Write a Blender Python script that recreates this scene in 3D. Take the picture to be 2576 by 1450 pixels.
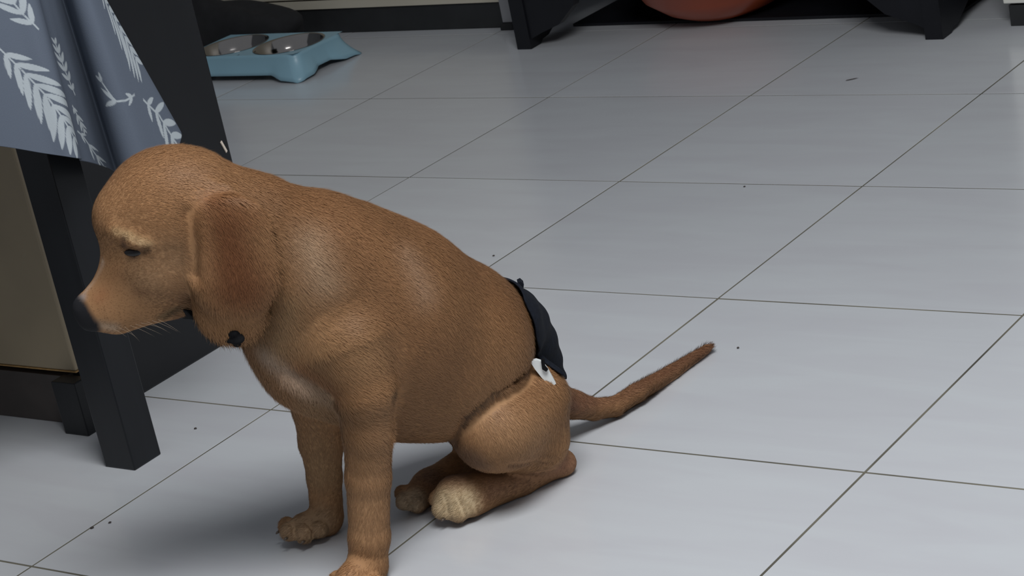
import bpy, bmesh, random
from mathutils import Matrix, Vector
for o in list(bpy.data.objects): bpy.data.objects.remove(o)
S = bpy.context.scene; COL = S.collection
# ---------------------------------------------------------------- camera calibration (tile grid of 0.4 m)
import math, numpy as np
FPX = 5524.419
CR = np.array([[0.80345609, 0.56313087, -0.1932406], [-0.04511383, 0.38122825, 0.92337953], [0.59365229, -0.73317709, 0.33170516]])
CC = np.array([2.60583193, -3.32805751, 0.96109012])
FWD = np.array([-0.62928018, 0.77717852, 0.0]); RGT = np.array([0.77717852, 0.62928018, 0.0])
def ray(x, y): return CR.T @ np.array([(x - 1288) / FPX, -(y - 725) / FPX, -1.0])
def gnd(x, y, z=0.0):
    d = ray(x, y); return CC + d * ((z - CC[2]) / d[2])
DOG0 = np.array([1.231, -1.796, 0.0])
def at(x, y, w):
    """point seen at (x, y) that lies w metres nearer than the dog's left hind toes"""
    d = ray(x, y); t = (-w - (CC - DOG0) @ FWD) / (d @ FWD); return CC + d * t
def metres(p, r): return r * float(-(CR[2] @ (p - CC))) / FPX
# ---------------------------------------------------------------- camera, world, lights, exposure
cam = bpy.data.objects.new('camera', bpy.data.cameras.new('camera')); COL.objects.link(cam)
m4 = Matrix.Identity(4)
for i in range(3):
    for j in range(3): m4[i][j] = float(CR[j][i])
    m4[i][3] = float(CC[i])
cam.matrix_world = m4
cam.data.sensor_width = 36; cam.data.lens = FPX / 2576 * 36; cam.data.clip_start = .05
cam.data.dof.use_dof = True; cam.data.dof.focus_distance = 2.22; cam.data.dof.aperture_fstop = 40.0
S.camera = cam
wd = bpy.data.worlds.new('world'); S.world = wd; wd.use_nodes = True
wd.node_tree.nodes['Background'].inputs[0].default_value = (.86, .91, 1.0, 1)
wd.node_tree.nodes['Background'].inputs[1].default_value = .235
def area(name, loc, target, size, power, col, spread=180):
    l = bpy.data.lights.new(name, 'AREA'); l.energy = power; l.shape = 'RECTANGLE'; l.size, l.size_y = size; l.color = col; l.spread = math.radians(spread)
    o = bpy.data.objects.new(name, l); COL.objects.link(o); o.location = loc
    o.rotation_euler = (Vector(target) - Vector(loc)).to_track_quat('-Z', 'Y').to_euler(); return o
g0 = Vector(DOG0)
R3 = Vector(RGT); F3 = Vector(FWD); U3 = Vector((0, 0, 1))
area('window_light', g0 + R3 * .35 - F3 * .85 + U3 * 1.95, g0 + R3 * .1 + F3 * .1, (.95, .7), 39.5, (.95, .97, 1.0))
S.view_settings.view_transform = 'Standard'; S.view_settings.look = 'None'; S.view_settings.gamma = 1; S.view_settings.use_curve_mapping = False
S.view_settings.exposure = 0.0
# ---------------------------------------------------------------- the dog as a signed distance field
HEAD_DIR = -0.89 * RGT - 0.45 * FWD * 1.0     # the way the body faces: to the left and a little towards the viewer
LAT = 0.45 * RGT - 0.89 * FWD                 # towards the dog's left side
UP = np.array([0, 0, 1.0])
def cone(a, b, s=1.0, ax=None):
    A = at(*a[:3]); B = at(*b[:3])
    return dict(a=A, b=B, ra=metres(A, a[3]), rb=metres(B, b[3]), s=s, ax=LAT if ax is None else ax)
def ball(a, s=1.0, ax=None): return cone(a, (a[0] + .5, a[1], a[2], a[3]), s, ax)
def prim_d(p, P):
    v = P - p['a']; ab = p['b'] - p['a']
    if p['s'] != 1.0:
        k = 1 / p['s'] - 1; v = v + np.outer(v @ p['ax'], p['ax']) * k; ab = ab + p['ax'] * (ab @ p['ax']) * k
    h = np.clip(v @ ab / max(ab @ ab, 1e-9), 0, 1)
    v = v - h[:, None] * ab
    d = np.sqrt(np.einsum('ij,ij->i', v, v)) - (p['ra'] + (p['rb'] - p['ra']) * h)
    return d * min(1.0, (1 + p['s']) / 2 if p['s'] < 1 else 1.0)
def smin(a, b, k):
    h = np.clip(.5 + .5 * (b - a) / k, 0, 1); return b + (a - b) * h - k * h * (1 - h)
def chain(pts, s=1.0, ax=None): return [cone(pts[i], pts[i + 1], s, ax) for i in range(len(pts) - 1)]
VW = -FWD
GROUPS = [
 # (name, blend inside the group, blend with what is there, primitives)
 ('torso', .040, .001, chain([(640, 560, .070, 106), (792, 688, .045, 190), (955, 794, .012, 226), (1085, 878, -.022, 238)], .80)
    + [ball((1158, 872, -.045, 172), .9), cone((800, 860, .045, 150), (950, 960, .015, 120), .75), cone((705, 780, .055, 84), (790, 900, .050, 100), .8)]),
 ('rump', .02, .022, [cone((1250, 850, -.095, 95), (1345, 985, -.118, 74), .8)]),
 ('skull', .022, .030, [ball((422, 532, .085, 164), .82, VW), cone((490, 530, .08, 146), (620, 572, .07, 122), .8, VW), cone((395, 620, .085, 120), (430, 684, .085, 88), .72, VW), ball((294, 543, .085, 51), 1.3, VW)]),
 ('muzzle', .018, .026, [cone((354, 692, .085, 88), (248, 773, .085, 56), .75, VW), cone((300, 785, .085, 52), (400, 735, .085, 70), .75, VW), cone((440, 688, .085, 78), (500, 682, .08, 66), .8, VW)]),
 ('brow', .008, .012, [cone((294, 582, .116, 13), (350, 602, .126, 13)), cone((318, 617, .126, 10), (362, 623, .130, 11))]),
 ('cheek', .01, .02, [ball((415, 680, .115, 52), .5, VW)]),
 ('nose', .006, .006, [cone((213, 776, .085, 30), (226, 802, .085, 31), .9, VW)]),
 ('jaw', .01, .006, [cone((300, 800, .085, 36), (408, 768, .085, 31), .8, VW)]),
 ('near_ear', .014, .012, chain([(556, 505, .116, 44), (580, 590, .130, 90), (590, 690, .132, 94), (585, 775, .120, 74), (596, 818, .112, 40)], .24, VW) + chain([(545, 700, .128, 52), (542, 790, .118, 36)], .24, VW)),
 ('far_ear', .014, .007, chain([(470, 480, .020, 45), (500, 600, .015, 60), (500, 660, .02, 40)], .22, VW)),
 ('near_fore', .006, .016, chain([(870, 860, .085, 112), (915, 985, .098, 76), (925, 1080, .095, 63), (926, 1200, .090, 56), (929, 1350, .087, 51), (925, 1420, .088, 50)])
    + [cone((925, 1428, .090, 49), (888, 1458, .108, 44), 1.0)]),
 ('far_fore', .006, .014, chain([(800, 930, .015, 85), (800, 1020, -.010, 66), (808, 1110, -.022, 56), (816, 1200, -.032, 43), (822, 1290, -.040, 42)])
    + [cone((822, 1310, -.038, 40), (765, 1326, -.030, 36))]),
 ('near_thigh', .022, .005, [cone((1343, 1002, -.040, 84), (1246, 1076, -.004, 101)), cone((1246, 1076, -.004, 101), (1345, 1110, -.045, 74)), cone((1340, 1010, -.05, 78), (1350, 1100, -.050, 74))]),
 ('near_shank', .012, .010, [cone((1300, 1140, -.025, 48), (1405, 1160, -.058, 30)), ball((1418, 1166, -.063, 27))]),
 ('near_foot', .006, .008, chain([(1418, 1166, -.063, 26), (1310, 1215, -.040, 34), (1190, 1243, -.012, 52), (1148, 1250, -.006, 56)])),
 ('far_thigh', .022, .012, [cone((1300, 1000, -.15, 85), (1190, 1060, -.125, 80))]),
 ('far_foot', .012, .010, chain([(1190, 1150, -.125, 40), (1080, 1225, -.075, 40), (1050, 1250, -.055, 38)])),
 ('tail', .003, .02, chain([(1370, 1000, -.12, 46), (1440, 1018, -.150, 37), (1492, 1030, -.167, 28), (1545, 1024, -.182, 25), (1600, 990, -.205, 24), (1690, 938, -.262, 20), (1780, 877, -.312, 12)])),
]
def toes(c, dx, dy, r, dw):     # four toes: pixel centre of the first, step between them, radius
    return [ball((c[0] + dx * i, c[1] + dy * i, c[2] + dw * i, r[i])) for i in range(4)]
GROUPS += [
 ('near_fore_toes', .005, .004, [ball((850, 1460, .100, 25)), ball((864, 1475, .118, 27)), ball((908, 1484, .126, 27)), ball((945, 1470, .118, 24))]),
 ('far_fore_toes', .005, .004, [ball((722, 1322, -.040, 22)), ball((730, 1338, -.022, 25)), ball((766, 1344, -.014, 25)), ball((804, 1332, -.018, 22))]),
 ('near_foot_toes', .005, .004, [ball((1104, 1255, -.012, 25)), ball((1116, 1280, .002, 29)), ball((1152, 1286, .008, 29)), ball((1186, 1276, .004, 25))]),
 ('far_foot_toes', .005, .004, [ball((1012, 1240, -.058, 20)), ball((1018, 1262, -.044, 23)), ball((1050, 1268, -.040, 24))]),
]
DENTS = []     # shallow grooves, filled in below once the undented surface can be hit
def sdf(P):
    d = None; near = np.zeros(len(P), np.int16)
    for gi, (name, ki, ko, prims) in enumerate(GROUPS):
        lo = np.min([np.minimum(p['a'], p['b']) - max(p['ra'], p['rb']) * max(1, p['s']) for p in prims], 0) - .05
        hi = np.max([np.maximum(p['a'], p['b']) + max(p['ra'], p['rb']) * max(1, p['s']) for p in prims], 0) + .05
        m = np.all((P > lo) & (P < hi), 1) if d is not None else np.ones(len(P), bool)
        Q = P[m]; g = None
        if len(Q) == 0: continue
        for p in prims:
            e = prim_d(p, Q); g = e if g is None else smin(g, e, ki)
        if d is None: d = g
        else:
            dm = d[m]; near[np.where(m)[0][g < dm]] = gi; d[m] = smin(dm, g, ko)
    for c, k in DENTS:
        e = prim_d(c, P); d = -smin(-d, e, k)
    d = np.maximum(d, .0005 - P[:, 2])       # soles flat on the floor
    return d, near
def hits(Q):
    """where the rays through the pixels Q = [(x, y, w)] first meet the dog; (x, y) at depth w where they miss"""
    D = np.array([ray(q[0], q[1]) for q in Q]); D /= np.linalg.norm(D, axis=1)[:, None]
    t = np.array([np.linalg.norm(at(q[0], q[1], .30) - CC) for q in Q]); ok = np.zeros(len(Q), bool)
    for _ in range(90):
        d = sdf(CC + D * t[:, None])[0]; ok |= d < .0012; t = np.where(ok, t, t + np.maximum(d * .7, .0008))
    return [CC + D[i] * t[i] if ok[i] else at(*q[:3]) for i, q in enumerate(Q)], ok
def stroke(x0, y0, r0, x1, y1, r1, w=.1):
    (a, b), _ = hits([(x0, y0, w), (x1, y1, w)])
    return dict(a=a, b=b, ra=metres(a, r0), rb=metres(b, r1), s=1.0, ax=LAT)
_g = [(stroke(303, 616, 8, 318, 636, 9), .006), (stroke(318, 634, 10, 345, 641, 10), .006), (stroke(345, 640, 10, 376, 630, 5), .006),      # eye slit
      (stroke(1335, 926, 4, 1240, 990, 4), .004), (stroke(1240, 990, 4, 1165, 1052, 5), .004), (stroke(1165, 1052, 5, 1142, 1105, 5), .004),  # fold over the thigh
      (stroke(470, 540, 6, 488, 690, 8), .012), (stroke(250, 818, 3, 300, 828, 4), .003), (stroke(300, 828, 4, 400, 806, 4), .003), (stroke(400, 806, 4, 440, 772, 5), .004),
      (stroke(715, 930, 5, 825, 1000, 8), .012), (stroke(1285, 1168, 4, 1400, 1158, 4), .005), (stroke(1330, 1195, 3, 1400, 1180, 4), .005), (stroke(990, 1000, 7, 990, 1090, 7), .012),
      (stroke(1118, 1245, 3, 1131, 1302, 5), .0022), (stroke(1152, 1250, 3, 1170, 1298, 5), .0022), (stroke(1195, 1262, 3, 1200, 1290, 4), .0022), (stroke(738, 1318, 3, 747, 1358, 5), .0022), (stroke(780, 1320, 3, 788, 1358, 5), .0022), (stroke(1030, 1250, 3, 1036, 1290, 4), .0022)]
DENTS += _g
def surface_nets(lo, hi, h, fn):
    n = np.ceil((hi - lo) / h).astype(int) + 1
    ax = [lo[i] + h * np.arange(n[i]) for i in range(3)]
    V = np.empty(n, np.float32)
    YZ = np.stack(np.meshgrid(ax[1], ax[2], indexing='ij'), -1).reshape(-1, 2)
    CH = 12
    for i in range(0, n[0], CH):
        xs = ax[0][i:i + CH]
        P = np.concatenate([np.repeat(xs, len(YZ))[:, None], np.tile(YZ, (len(xs), 1))], 1)
        V[i:i + CH] = fn(P)[0].reshape(len(xs), n[1], n[2])
    S = V < 0
    c = np.zeros(n - 1, np.int8)
    for a in (0, 1):
        for b in (0, 1):
            for d in (0, 1): c += S[a:n[0] - 1 + a, b:n[1] - 1 + b, d:n[2] - 1 + d]
    cells = np.argwhere((c > 0) & (c < 8))
    idx = np.full(n - 1, -1, np.int64); idx[tuple(cells.T)] = np.arange(len(cells))
    acc = np.zeros((len(cells), 3)); cnt = np.zeros(len(cells))
    cor = [(a, b, d) for a in (0, 1) for b in (0, 1) for d in (0, 1)]
    for u in cor:
        for ax_ in range(3):
            if u[ax_]: continue
            w = list(u); w[ax_] = 1
            a = V[tuple((cells + u).T)]; b = V[tuple((cells + w).T)]
            m = (a < 0) != (b < 0); t = a[m] / (a[m] - b[m])
            pt = np.tile(np.array(u, float), (m.sum(), 1)); pt[:, ax_] = t
            acc[m] += pt; cnt[m] += 1
    verts = lo + h * (cells + acc / cnt[:, None])
    F = []
    for ax_ in range(3):
        o = [i for i in range(3) if i != ax_]
        sl0 = [slice(1, -1)] * 3; sl0[ax_] = slice(0, -1)
        sl1 = [slice(1, -1)] * 3; sl1[ax_] = slice(1, None)
        A = S[tuple(sl0)]; B = S[tuple(sl1)]
        e = np.argwhere(A != B)
        flip = B[tuple(e.T)]
        base = e.copy(); base[:, o[0]] += 1; base[:, o[1]] += 1
        q = []
        for da, db in ((0, 0), (1, 0), (1, 1), (0, 1)):
            c_ = base.copy(); c_[:, o[0]] -= da; c_[:, o[1]] -= db
            q.append(idx[tuple(c_.T)])
        q = np.stack(q, 1)
        if ax_ == 1: flip = ~flip
        q[flip] = q[flip][:, ::-1]
        F.append(q)
    F = np.concatenate(F)
    return verts, F
# ---------------------------------------------------------------- materials
def nodes(name):
    m = bpy.data.materials.new(name); m.use_nodes = True; nt = m.node_tree
    return m, nt, nt.nodes['Principled BSDF']
def mat(name, col, rough=.5, metal=0, var=.0, scale=20, bump=0, spec=.5, coat=0, stretch=(1, 1, 1)):
    m, nt, b = nodes(name)
    b.inputs['Roughness'].default_value = rough; b.inputs['Metallic'].default_value = metal
    b.inputs['Specular IOR Level'].default_value = spec; b.inputs['Coat Weight'].default_value = coat
    tc = nt.nodes.new('ShaderNodeTexCoord'); mp = nt.nodes.new('ShaderNodeMapping'); mp.inputs['Scale'].default_value = stretch
    nt.links.new(tc.outputs['Object'], mp.inputs[0])
    nz = nt.nodes.new('ShaderNodeTexNoise'); nz.inputs['Scale'].default_value = scale; nz.inputs['Detail'].default_value = 5
    nt.links.new(mp.outputs[0], nz.inputs['Vector'])
    rp = nt.nodes.new('ShaderNodeMapRange'); rp.inputs[3].default_value = 1 - var; rp.inputs[4].default_value = 1 + var
    rp.inputs[1].default_value = .3; rp.inputs[2].default_value = .7
    nt.links.new(nz.outputs[0], rp.inputs[0])
    mx = nt.nodes.new('ShaderNodeVectorMath'); mx.operation = 'SCALE'; mx.inputs[0].default_value = col[:3]
    nt.links.new(rp.outputs[0], mx.inputs['Scale']); nt.links.new(mx.outputs[0], b.inputs['Base Color'])
    if bump:
        bp = nt.nodes.new('ShaderNodeBump'); bp.inputs['Strength'].default_value = bump; bp.inputs['Distance'].default_value = .002
        nt.links.new(nz.outputs[0], bp.inputs['Height']); nt.links.new(bp.outputs[0], b.inputs['Normal'])
    return m
def attr_mat(name, rough, spec=.3, sheen=0, trans=0):
    m, nt, b = nodes(name)
    a = nt.nodes.new('ShaderNodeAttribute'); a.attribute_name = 'col'
    nt.links.new(a.outputs['Color'], b.inputs['Base Color'])
    b.inputs['Roughness'].default_value = rough; b.inputs['Specular IOR Level'].default_value = spec; b.inputs['Sheen Weight'].default_value = sheen
    return m, nt, b
def tile_mat():
    m, nt, b = nodes('glazed_tile')
    tc = nt.nodes.new('ShaderNodeNewGeometry'); mp = nt.nodes.new('ShaderNodeMapping')
    mp.inputs['Rotation'].default_value = (0, 0, .6); mp.inputs['Scale'].default_value = (2.5, 14, 1)
    nt.links.new(tc.outputs['Position'], mp.inputs[0])
    nz = nt.nodes.new('ShaderNodeTexNoise'); nz.inputs['Scale'].default_value = 1.6; nz.inputs['Detail'].default_value = 6; nz.inputs['Distortion'].default_value = .6
    nt.links.new(mp.outputs[0], nz.inputs['Vector'])
    cr = nt.nodes.new('ShaderNodeValToRGB'); cr.color_ramp.elements[0].position = .35; cr.color_ramp.elements[1].position = .65
    cr.color_ramp.elements[0].color = (.54, .545, .562, 1); cr.color_ramp.elements[1].color = (.565, .58, .592, 1)
    nt.links.new(nz.outputs[0], cr.inputs[0])
    oi = nt.nodes.new('ShaderNodeObjectInfo'); r = nt.nodes.new('ShaderNodeMapRange'); r.inputs[3].default_value = .97; r.inputs[4].default_value = 1.03
    nt.links.new(oi.outputs['Random'], r.inputs[0])
    mx = nt.nodes.new('ShaderNodeVectorMath'); mx.operation = 'SCALE'; nt.links.new(cr.outputs[0], mx.inputs[0]); nt.links.new(r.outputs[0], mx.inputs['Scale'])
    nt.links.new(mx.outputs[0], b.inputs['Base Color'])
    b.inputs['Roughness'].default_value = .19; b.inputs['Specular IOR Level'].default_value = .6
    n2 = nt.nodes.new('ShaderNodeTexNoise'); n2.inputs['Scale'].default_value = 9; nt.links.new(tc.outputs['Position'], n2.inputs['Vector'])
    bp = nt.nodes.new('ShaderNodeBump'); bp.inputs['Strength'].default_value = .05; bp.inputs['Distance'].default_value = .01
    nt.links.new(n2.outputs[0], bp.inputs['Height']); nt.links.new(bp.outputs[0], b.inputs['Normal'])
    return m
M = dict(
 tile=tile_mat(),
 grout=mat('grout', (.125, .115, .085), .9, var=.5, scale=7),
 wall=mat('wall_paint', (.20, .215, .23), .7, var=.05, scale=3),
 blackwood=mat('black_stained_wood', (.008, .009, .011), .34, var=.25, scale=30, stretch=(1, 1, .08), bump=.15, spec=.35),
 brownblack=mat('dark_laminate', (.010, .0105, .012), .30, var=.1, scale=20, stretch=(1, 1, .1), spec=.4),
 cream=mat('aged_cream_board', (.34, .275, .18), .45, var=.12, scale=5),
 creamedge=mat('raw_board_edge', (.42, .25, .09), .8, var=.3, scale=90),
 recess=mat('dark_recess', (.05, .04, .035), .5, var=.3, scale=12),
 kitchen=mat('beige_door', (.50, .46, .37), .4, var=.05, scale=6),
 grey=mat('grey_metal', (.26, .26, .27), .45, var=.05, scale=30),
 plinth=mat('black_plinth', (.016, .017, .018), .6, var=.2, scale=20),
 rubber=mat('black_rubber', (.01, .01, .011), .8, var=.1, scale=30),
 whitecab=mat('white_door', (.72, .71, .65), .35, var=.02, scale=6),
 blackplastic=mat('black_lacquer', (.007, .0075, .010), .45, spec=.3, var=.2, scale=14, bump=.1),
 orange=mat('orange_plastic', (.33, .062, .022), .35, var=.06, scale=8),
 blue=mat('light_blue_plastic', (.235, .40, .48), .38, var=.03, scale=10),
 steel=mat('polished_steel', (.36, .34, .32), .10, metal=1, var=.03, scale=30),
 bag=mat('black_cloth', (.008, .008, .009), .9, var=.3, scale=40, bump=.4),
 navy=mat('navy_elastic_fabric', (.0065, .0085, .014), .85, spec=.2, var=.25, scale=300, bump=.3),
 tab=mat('white_tab', (.74, .76, .74), .4, var=.05, scale=60),
 collar=mat('black_webbing', (.006, .006, .007), .85, spec=.15, var=.2, scale=300, bump=.3),
 eye=mat('dark_eye', (.008, .006, .006), .3, spec=.4),
 claw=mat('claw_horn', (.10, .075, .055), .4),
 crumb=mat('dark_crumb', (.05, .04, .035), .8),
 chip=mat('chipped_wood', (.7, .6, .5), .8),
)
# ---------------------------------------------------------------- helpers
def mesh_obj(name, verts, faces, m, parent=None, smooth=False):
    me = bpy.data.meshes.new(name); me.from_pydata([tuple(map(float, v)) for v in verts], [], [tuple(map(int, f)) for f in faces])
    if smooth: me.polygons.foreach_set('use_smooth', [True] * len(me.polygons))
    if m: me.materials.append(m)
    me.update(); o = bpy.data.objects.new(name, me); COL.objects.link(o)
    if parent: o.parent = parent; o.matrix_parent_inverse = parent.matrix_world.inverted()
    return o
def thing(name, loc, label, cat, group=None):
    o = bpy.data.objects.new(name, None); COL.objects.link(o); o.empty_display_size = .05
    o.location = loc; o['label'] = label; o['category'] = cat
    o.matrix_world = Matrix.Translation(loc)
    if group: o['group'] = group
    return o
def box_bm(bm, lo, hi, bev=0.0):
    r = bmesh.ops.create_cube(bm, size=1); vs = r['verts']
    for v in vs:
        v.co = Vector([(lo[i] + hi[i]) / 2 + v.co[i] * (hi[i] - lo[i]) for i in range(3)])
    if bev: bmesh.ops.bevel(bm, geom=list({e for v in vs for e in v.link_edges}), offset=bev, segments=2, affect='EDGES', profile=.5)
def box(name, lo, hi, m, parent=None, bev=.0015):
    bm = bmesh.new(); box_bm(bm, lo, hi, bev); me = bpy.data.meshes.new(name)
    if parent:                                  # keep vertices local to the parent's origin
        bmesh.ops.translate(bm, verts=bm.verts, vec=-parent.matrix_world.translation)
    bm.to_mesh(me); bm.free()
    me.materials.append(m); o = bpy.data.objects.new(name, me); COL.objects.link(o)
    if parent: o.parent = parent
    return o
def tube(name, pts, radii, m, parent=None, n=10, flat=None):
    pts = [Vector(p) for p in pts]; V = []; Fc = []
    for i, p in enumerate(pts):
        t = (pts[min(i + 1, len(pts) - 1)] - pts[max(i - 1, 0)]).normalized()
        a = t.cross(Vector((0, 0, 1)) if abs(t.z) < .9 else Vector((1, 0, 0))).normalized(); b = t.cross(a)
        for k in range(n):
            q = 2 * math.pi * k / n; V.append(p + a * math.cos(q) * radii[i] + b * math.sin(q) * radii[i] * (flat or 1))
    for i in range(len(pts) - 1):
        for k in range(n): Fc.append((i * n + k, i * n + (k + 1) % n, (i + 1) * n + (k + 1) % n, (i + 1) * n + k))
    Fc.append(tuple(range(n))[::-1]); Fc.append(tuple((len(pts) - 1) * n + k for k in range(n)))
    return mesh_obj(name, V, Fc, m, parent, True)
def lathe(name, prof, c, m, parent=None, n=64):
    V = []; Fc = []
    for r, z in prof:
        for k in range(n): q = 2 * math.pi * k / n; V.append((c[0] + r * math.cos(q), c[1] + r * math.sin(q), c[2] + z))
    for i in range(len(prof) - 1):
        for k in range(n): Fc.append((i * n + k, i * n + (k + 1) % n, (i + 1) * n + (k + 1) % n, (i + 1) * n + k))
    Fc.append(tuple(range(n))[::-1])
    return mesh_obj(name, V, Fc, m, parent, True)
def tag(o, label, cat, group=None):
    o['label'] = label; o['category'] = cat
    if group: o['group'] = group
    return o
# ---------------------------------------------------------------- floor and walls
T = .4
floor = box('floor', (-2.4, -3.6, -.05), (3.6, .8, -.0006), M['grout'], bev=0); floor['kind'] = 'structure'
bm = bmesh.new(); box_bm(bm, (-T / 2 + .0015, -T / 2 + .0015, -.008), (T / 2 - .0015, T / 2 - .0015, 0), .0003)
tm = bpy.data.meshes.new('tile'); bm.to_mesh(tm); bm.free(); tm.materials.append(M['tile'])
rnd = random.Random(4)
for i in range(-6, 9):
    for j in range(-9, 2):
        o = bpy.data.objects.new('tile', tm); COL.objects.link(o); o.parent = floor
        o.location = (i * T + T / 2, j * T + T / 2, rnd.uniform(-.0002, 0)); o.rotation_euler = (rnd.gauss(0, .0003), rnd.gauss(0, .0003), 0)
wb = box('wall_back', (-2.4, .8, -.05), (3.6, .9, 2.6), M['wall'], bev=0); wb['kind'] = 'structure'
wl = box('wall_left', (-2.5, -3.6, -.05), (-2.4, .9, 2.6), M['wall'], bev=0); wl['kind'] = 'structure'
# ---------------------------------------------------------------- low beige kitchen cabinet at the back
t = thing('kitchen_cabinet', (-.4, .3, 0), 'beige kitchen cabinet with black toe-kick behind the blue feeder', 'cabinet')
box('body', (-.80, .052, .058), (.0, .60, .85), M['kitchen'], t)
for x0, x1 in ((-.79, -.008),):
    d = box('door', (-.79, .030, .076), (-.008, .051, .80), M['kitchen'], t, .002)
    box('rail', (-.80, .034, .054), (.0, .0515, .0725), M['kitchen'], t, .001)
box('toe_kick', (-.80, .040, .001), (-.001, .055, .053), M['plinth'], t, .001)
for x0, y in ((-.842, .03), (.001, .03)):
    s = box('side_panel', (x0, y, .013), (x0 + .026, .60, .85), M['grey'], t, .002)
    s['label'] = 'grey metal side panel of the cabinet'
    for yy in (.02, .5): box('foot', (x0 - .001, yy, 0), (x0 + .03, yy + .03, .0125), M['rubber'], t, .002)
# ---------------------------------------------------------------- white cabinet at the right edge
t = thing('white_cabinet', (1.35, .2, 0), 'white cabinet with dark plinth cut off at the upper right edge', 'cabinet')
box('body', (1.092, -.052, .040), (1.7, .5, .85), M['whitecab'], t, .002)
box('plinth', (1.098, -.046, 0), (1.7, .5, .036), M['plinth'], t, .001)
# ---------------------------------------------------------------- black bench with bracket legs
t = thing('bench', (.57, .15, 0), 'black bench on bracket feet with an orange basin under it', 'bench')
def bracket_leg(x0, side):
    """plank leg with a curved inner edge; front face at y=-.112"""
    th = .032
    prof = [(-.112, 0), (-.078, .002), (-.070, .008), (-.050, .010), (-.030, .020), (.00, .035), (.05, .045), (.28, .045), (.33, .0), (.36, 0), (.36, .40), (-.112, .40)]
    V = [(x0, y, z) for y, z in prof] + [(x0 + th, y, z) for y, z in prof]; n = len(prof)
    F = [tuple(range(n))[::-1] if 0 else tuple(range(n)), tuple(range(n, 2 * n))[::-1]] + [(i, i + n, (i + 1) % n + n, (i + 1) % n)[::1] for i in range(n)]
    o = mesh_obj('leg', V, F, M['blackplastic'], t); return o
bracket_leg(.134, 1); bracket_leg(.975, -1)
def gusset(x0, s):
    P = [(0, .30), (0, .018), (.012, .024), (.03, .031), (.07, .045), (.11, .08), (.14, .14), (.16, .30)]
    V = [(x0 + s * a, -.108, z) for a, z in P] + [(x0 + s * a, -.088, z) for a, z in P]; n = len(P)
    F = [tuple(range(n)), tuple(range(n, 2 * n))[::-1]] + [(i, i + n, (i + 1) % n + n, (i + 1) % n) for i in range(n)]
    return mesh_obj('bracket', V, F, M['blackplastic'], t)
gusset(.166, 1); gusset(.975, -1)
box('apron', (.166, -.108, .22), (.975, -.088, .40), M['blackplastic'], t)
box('back_panel', (.166, .30, .0), (.975, .32, .40), M['blackplastic'], t)
box('dark_slab', (.1665, .032, .0005), (.9745, .2995, .006), M['blackplastic'], t, .001)  # thin black slab covering the dark floor area under the bench
box('seat', (.11, -.13, .40), (1.03, .38, .44), M['blackplastic'], t, .004)
bc = at(1745, 66, 0); 
b = lathe('basin', [(.002, .0), (.070, .0), (.078, .003), (.108, .016), (.146, .045), (.170, .085), (.182, .092), (.182, .096), (.168, .093), (.142, .048), (.104, .021), (.074, .007), (.002, .006)], (.476, .088, .0065), M['orange'])
tag(b, 'orange plastic basin standing under the black bench', 'basin')
# ---------------------------------------------------------------- blue double feeder
FX0, FX1, FY0, FY1, FZ = -.578, -.272, -.293, -.130, .052
t = thing('pet_feeder', ((FX0 + FX1) / 2, (FY0 + FY1) / 2, 0), 'light blue plastic double pet bowl stand on the tiles', 'pet feeder')
def perim(x0, x1, y0, y1, r, n=9, m_=24):
    P = []; cs = [(x1 - r, y0 + r, -90), (x1 - r, y1 - r, 0), (x0 + r, y1 - r, 90), (x0 + r, y0 + r, 180)]
    for ci in range(4):
        cx, cy, a0 = cs[ci]
        for k in range(n): a = math.radians(a0 + 90 * k / (n - 1)); P.append((cx + r * math.cos(a), cy + r * math.sin(a)))
        nx = cs[(ci + 1) % 4]; a = math.radians(a0 + 90); p0 = P[-1]; p1 = (nx[0] + r * math.cos(a), nx[1] + r * math.sin(a))
        for k in range(1, m_): P.append((p0[0] + (p1[0] - p0[0]) * k / m_, p0[1] + (p1[1] - p0[1]) * k / m_))
    return P
top = perim(FX0, FX1, FY0 + .012, FY1 - .0, .022)
levels = 7; V = []; F = []; np_ = len(top); cxm, cym = (FX0 + FX1) / 2, (FY0 + FY1) / 2
for L in range(levels):
    q = L / (levels - 1)
    for (x, y) in top:
        dx = min(abs(x - FX0), abs(x - FX1)); dy = min(abs(y - FY0), abs(y - FY1))
        sx, sy = (1 if x > cxm else -1), (1 if y > cym else -1)
        cd = max(dx, dy)                                # distance from the corner along the side
        foot = max(0, 1 - (cd / .062) ** 2) if cd < .062 else 0
        flare = .026 * q ** 1.8 * (.35 + .65 * foot)
        zb = .013 * (1 - foot) ** .6 if foot < 1 else 0
        V.append((x + sx * flare * (1 if dx < .03 else .0), y + sy * flare * (1 if dy < .03 else .0), FZ + (zb - FZ) * q))
for L in range(levels - 1):
    for k in range(np_): F.append((L * np_ + k, (L + 1) * np_ + k, (L + 1) * np_ + (k + 1) % np_, L * np_ + (k + 1) % np_))
sh = mesh_obj('skirt', V, F, M['blue'], t, True)
sd = sh.modifiers.new('s', 'SOLIDIFY'); sd.thickness = .003; sd.offset = -1
BW = [(-.349, -.208), (-.499, -.208)]; BR = .0705
V = []; F = []; base = 0
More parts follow.
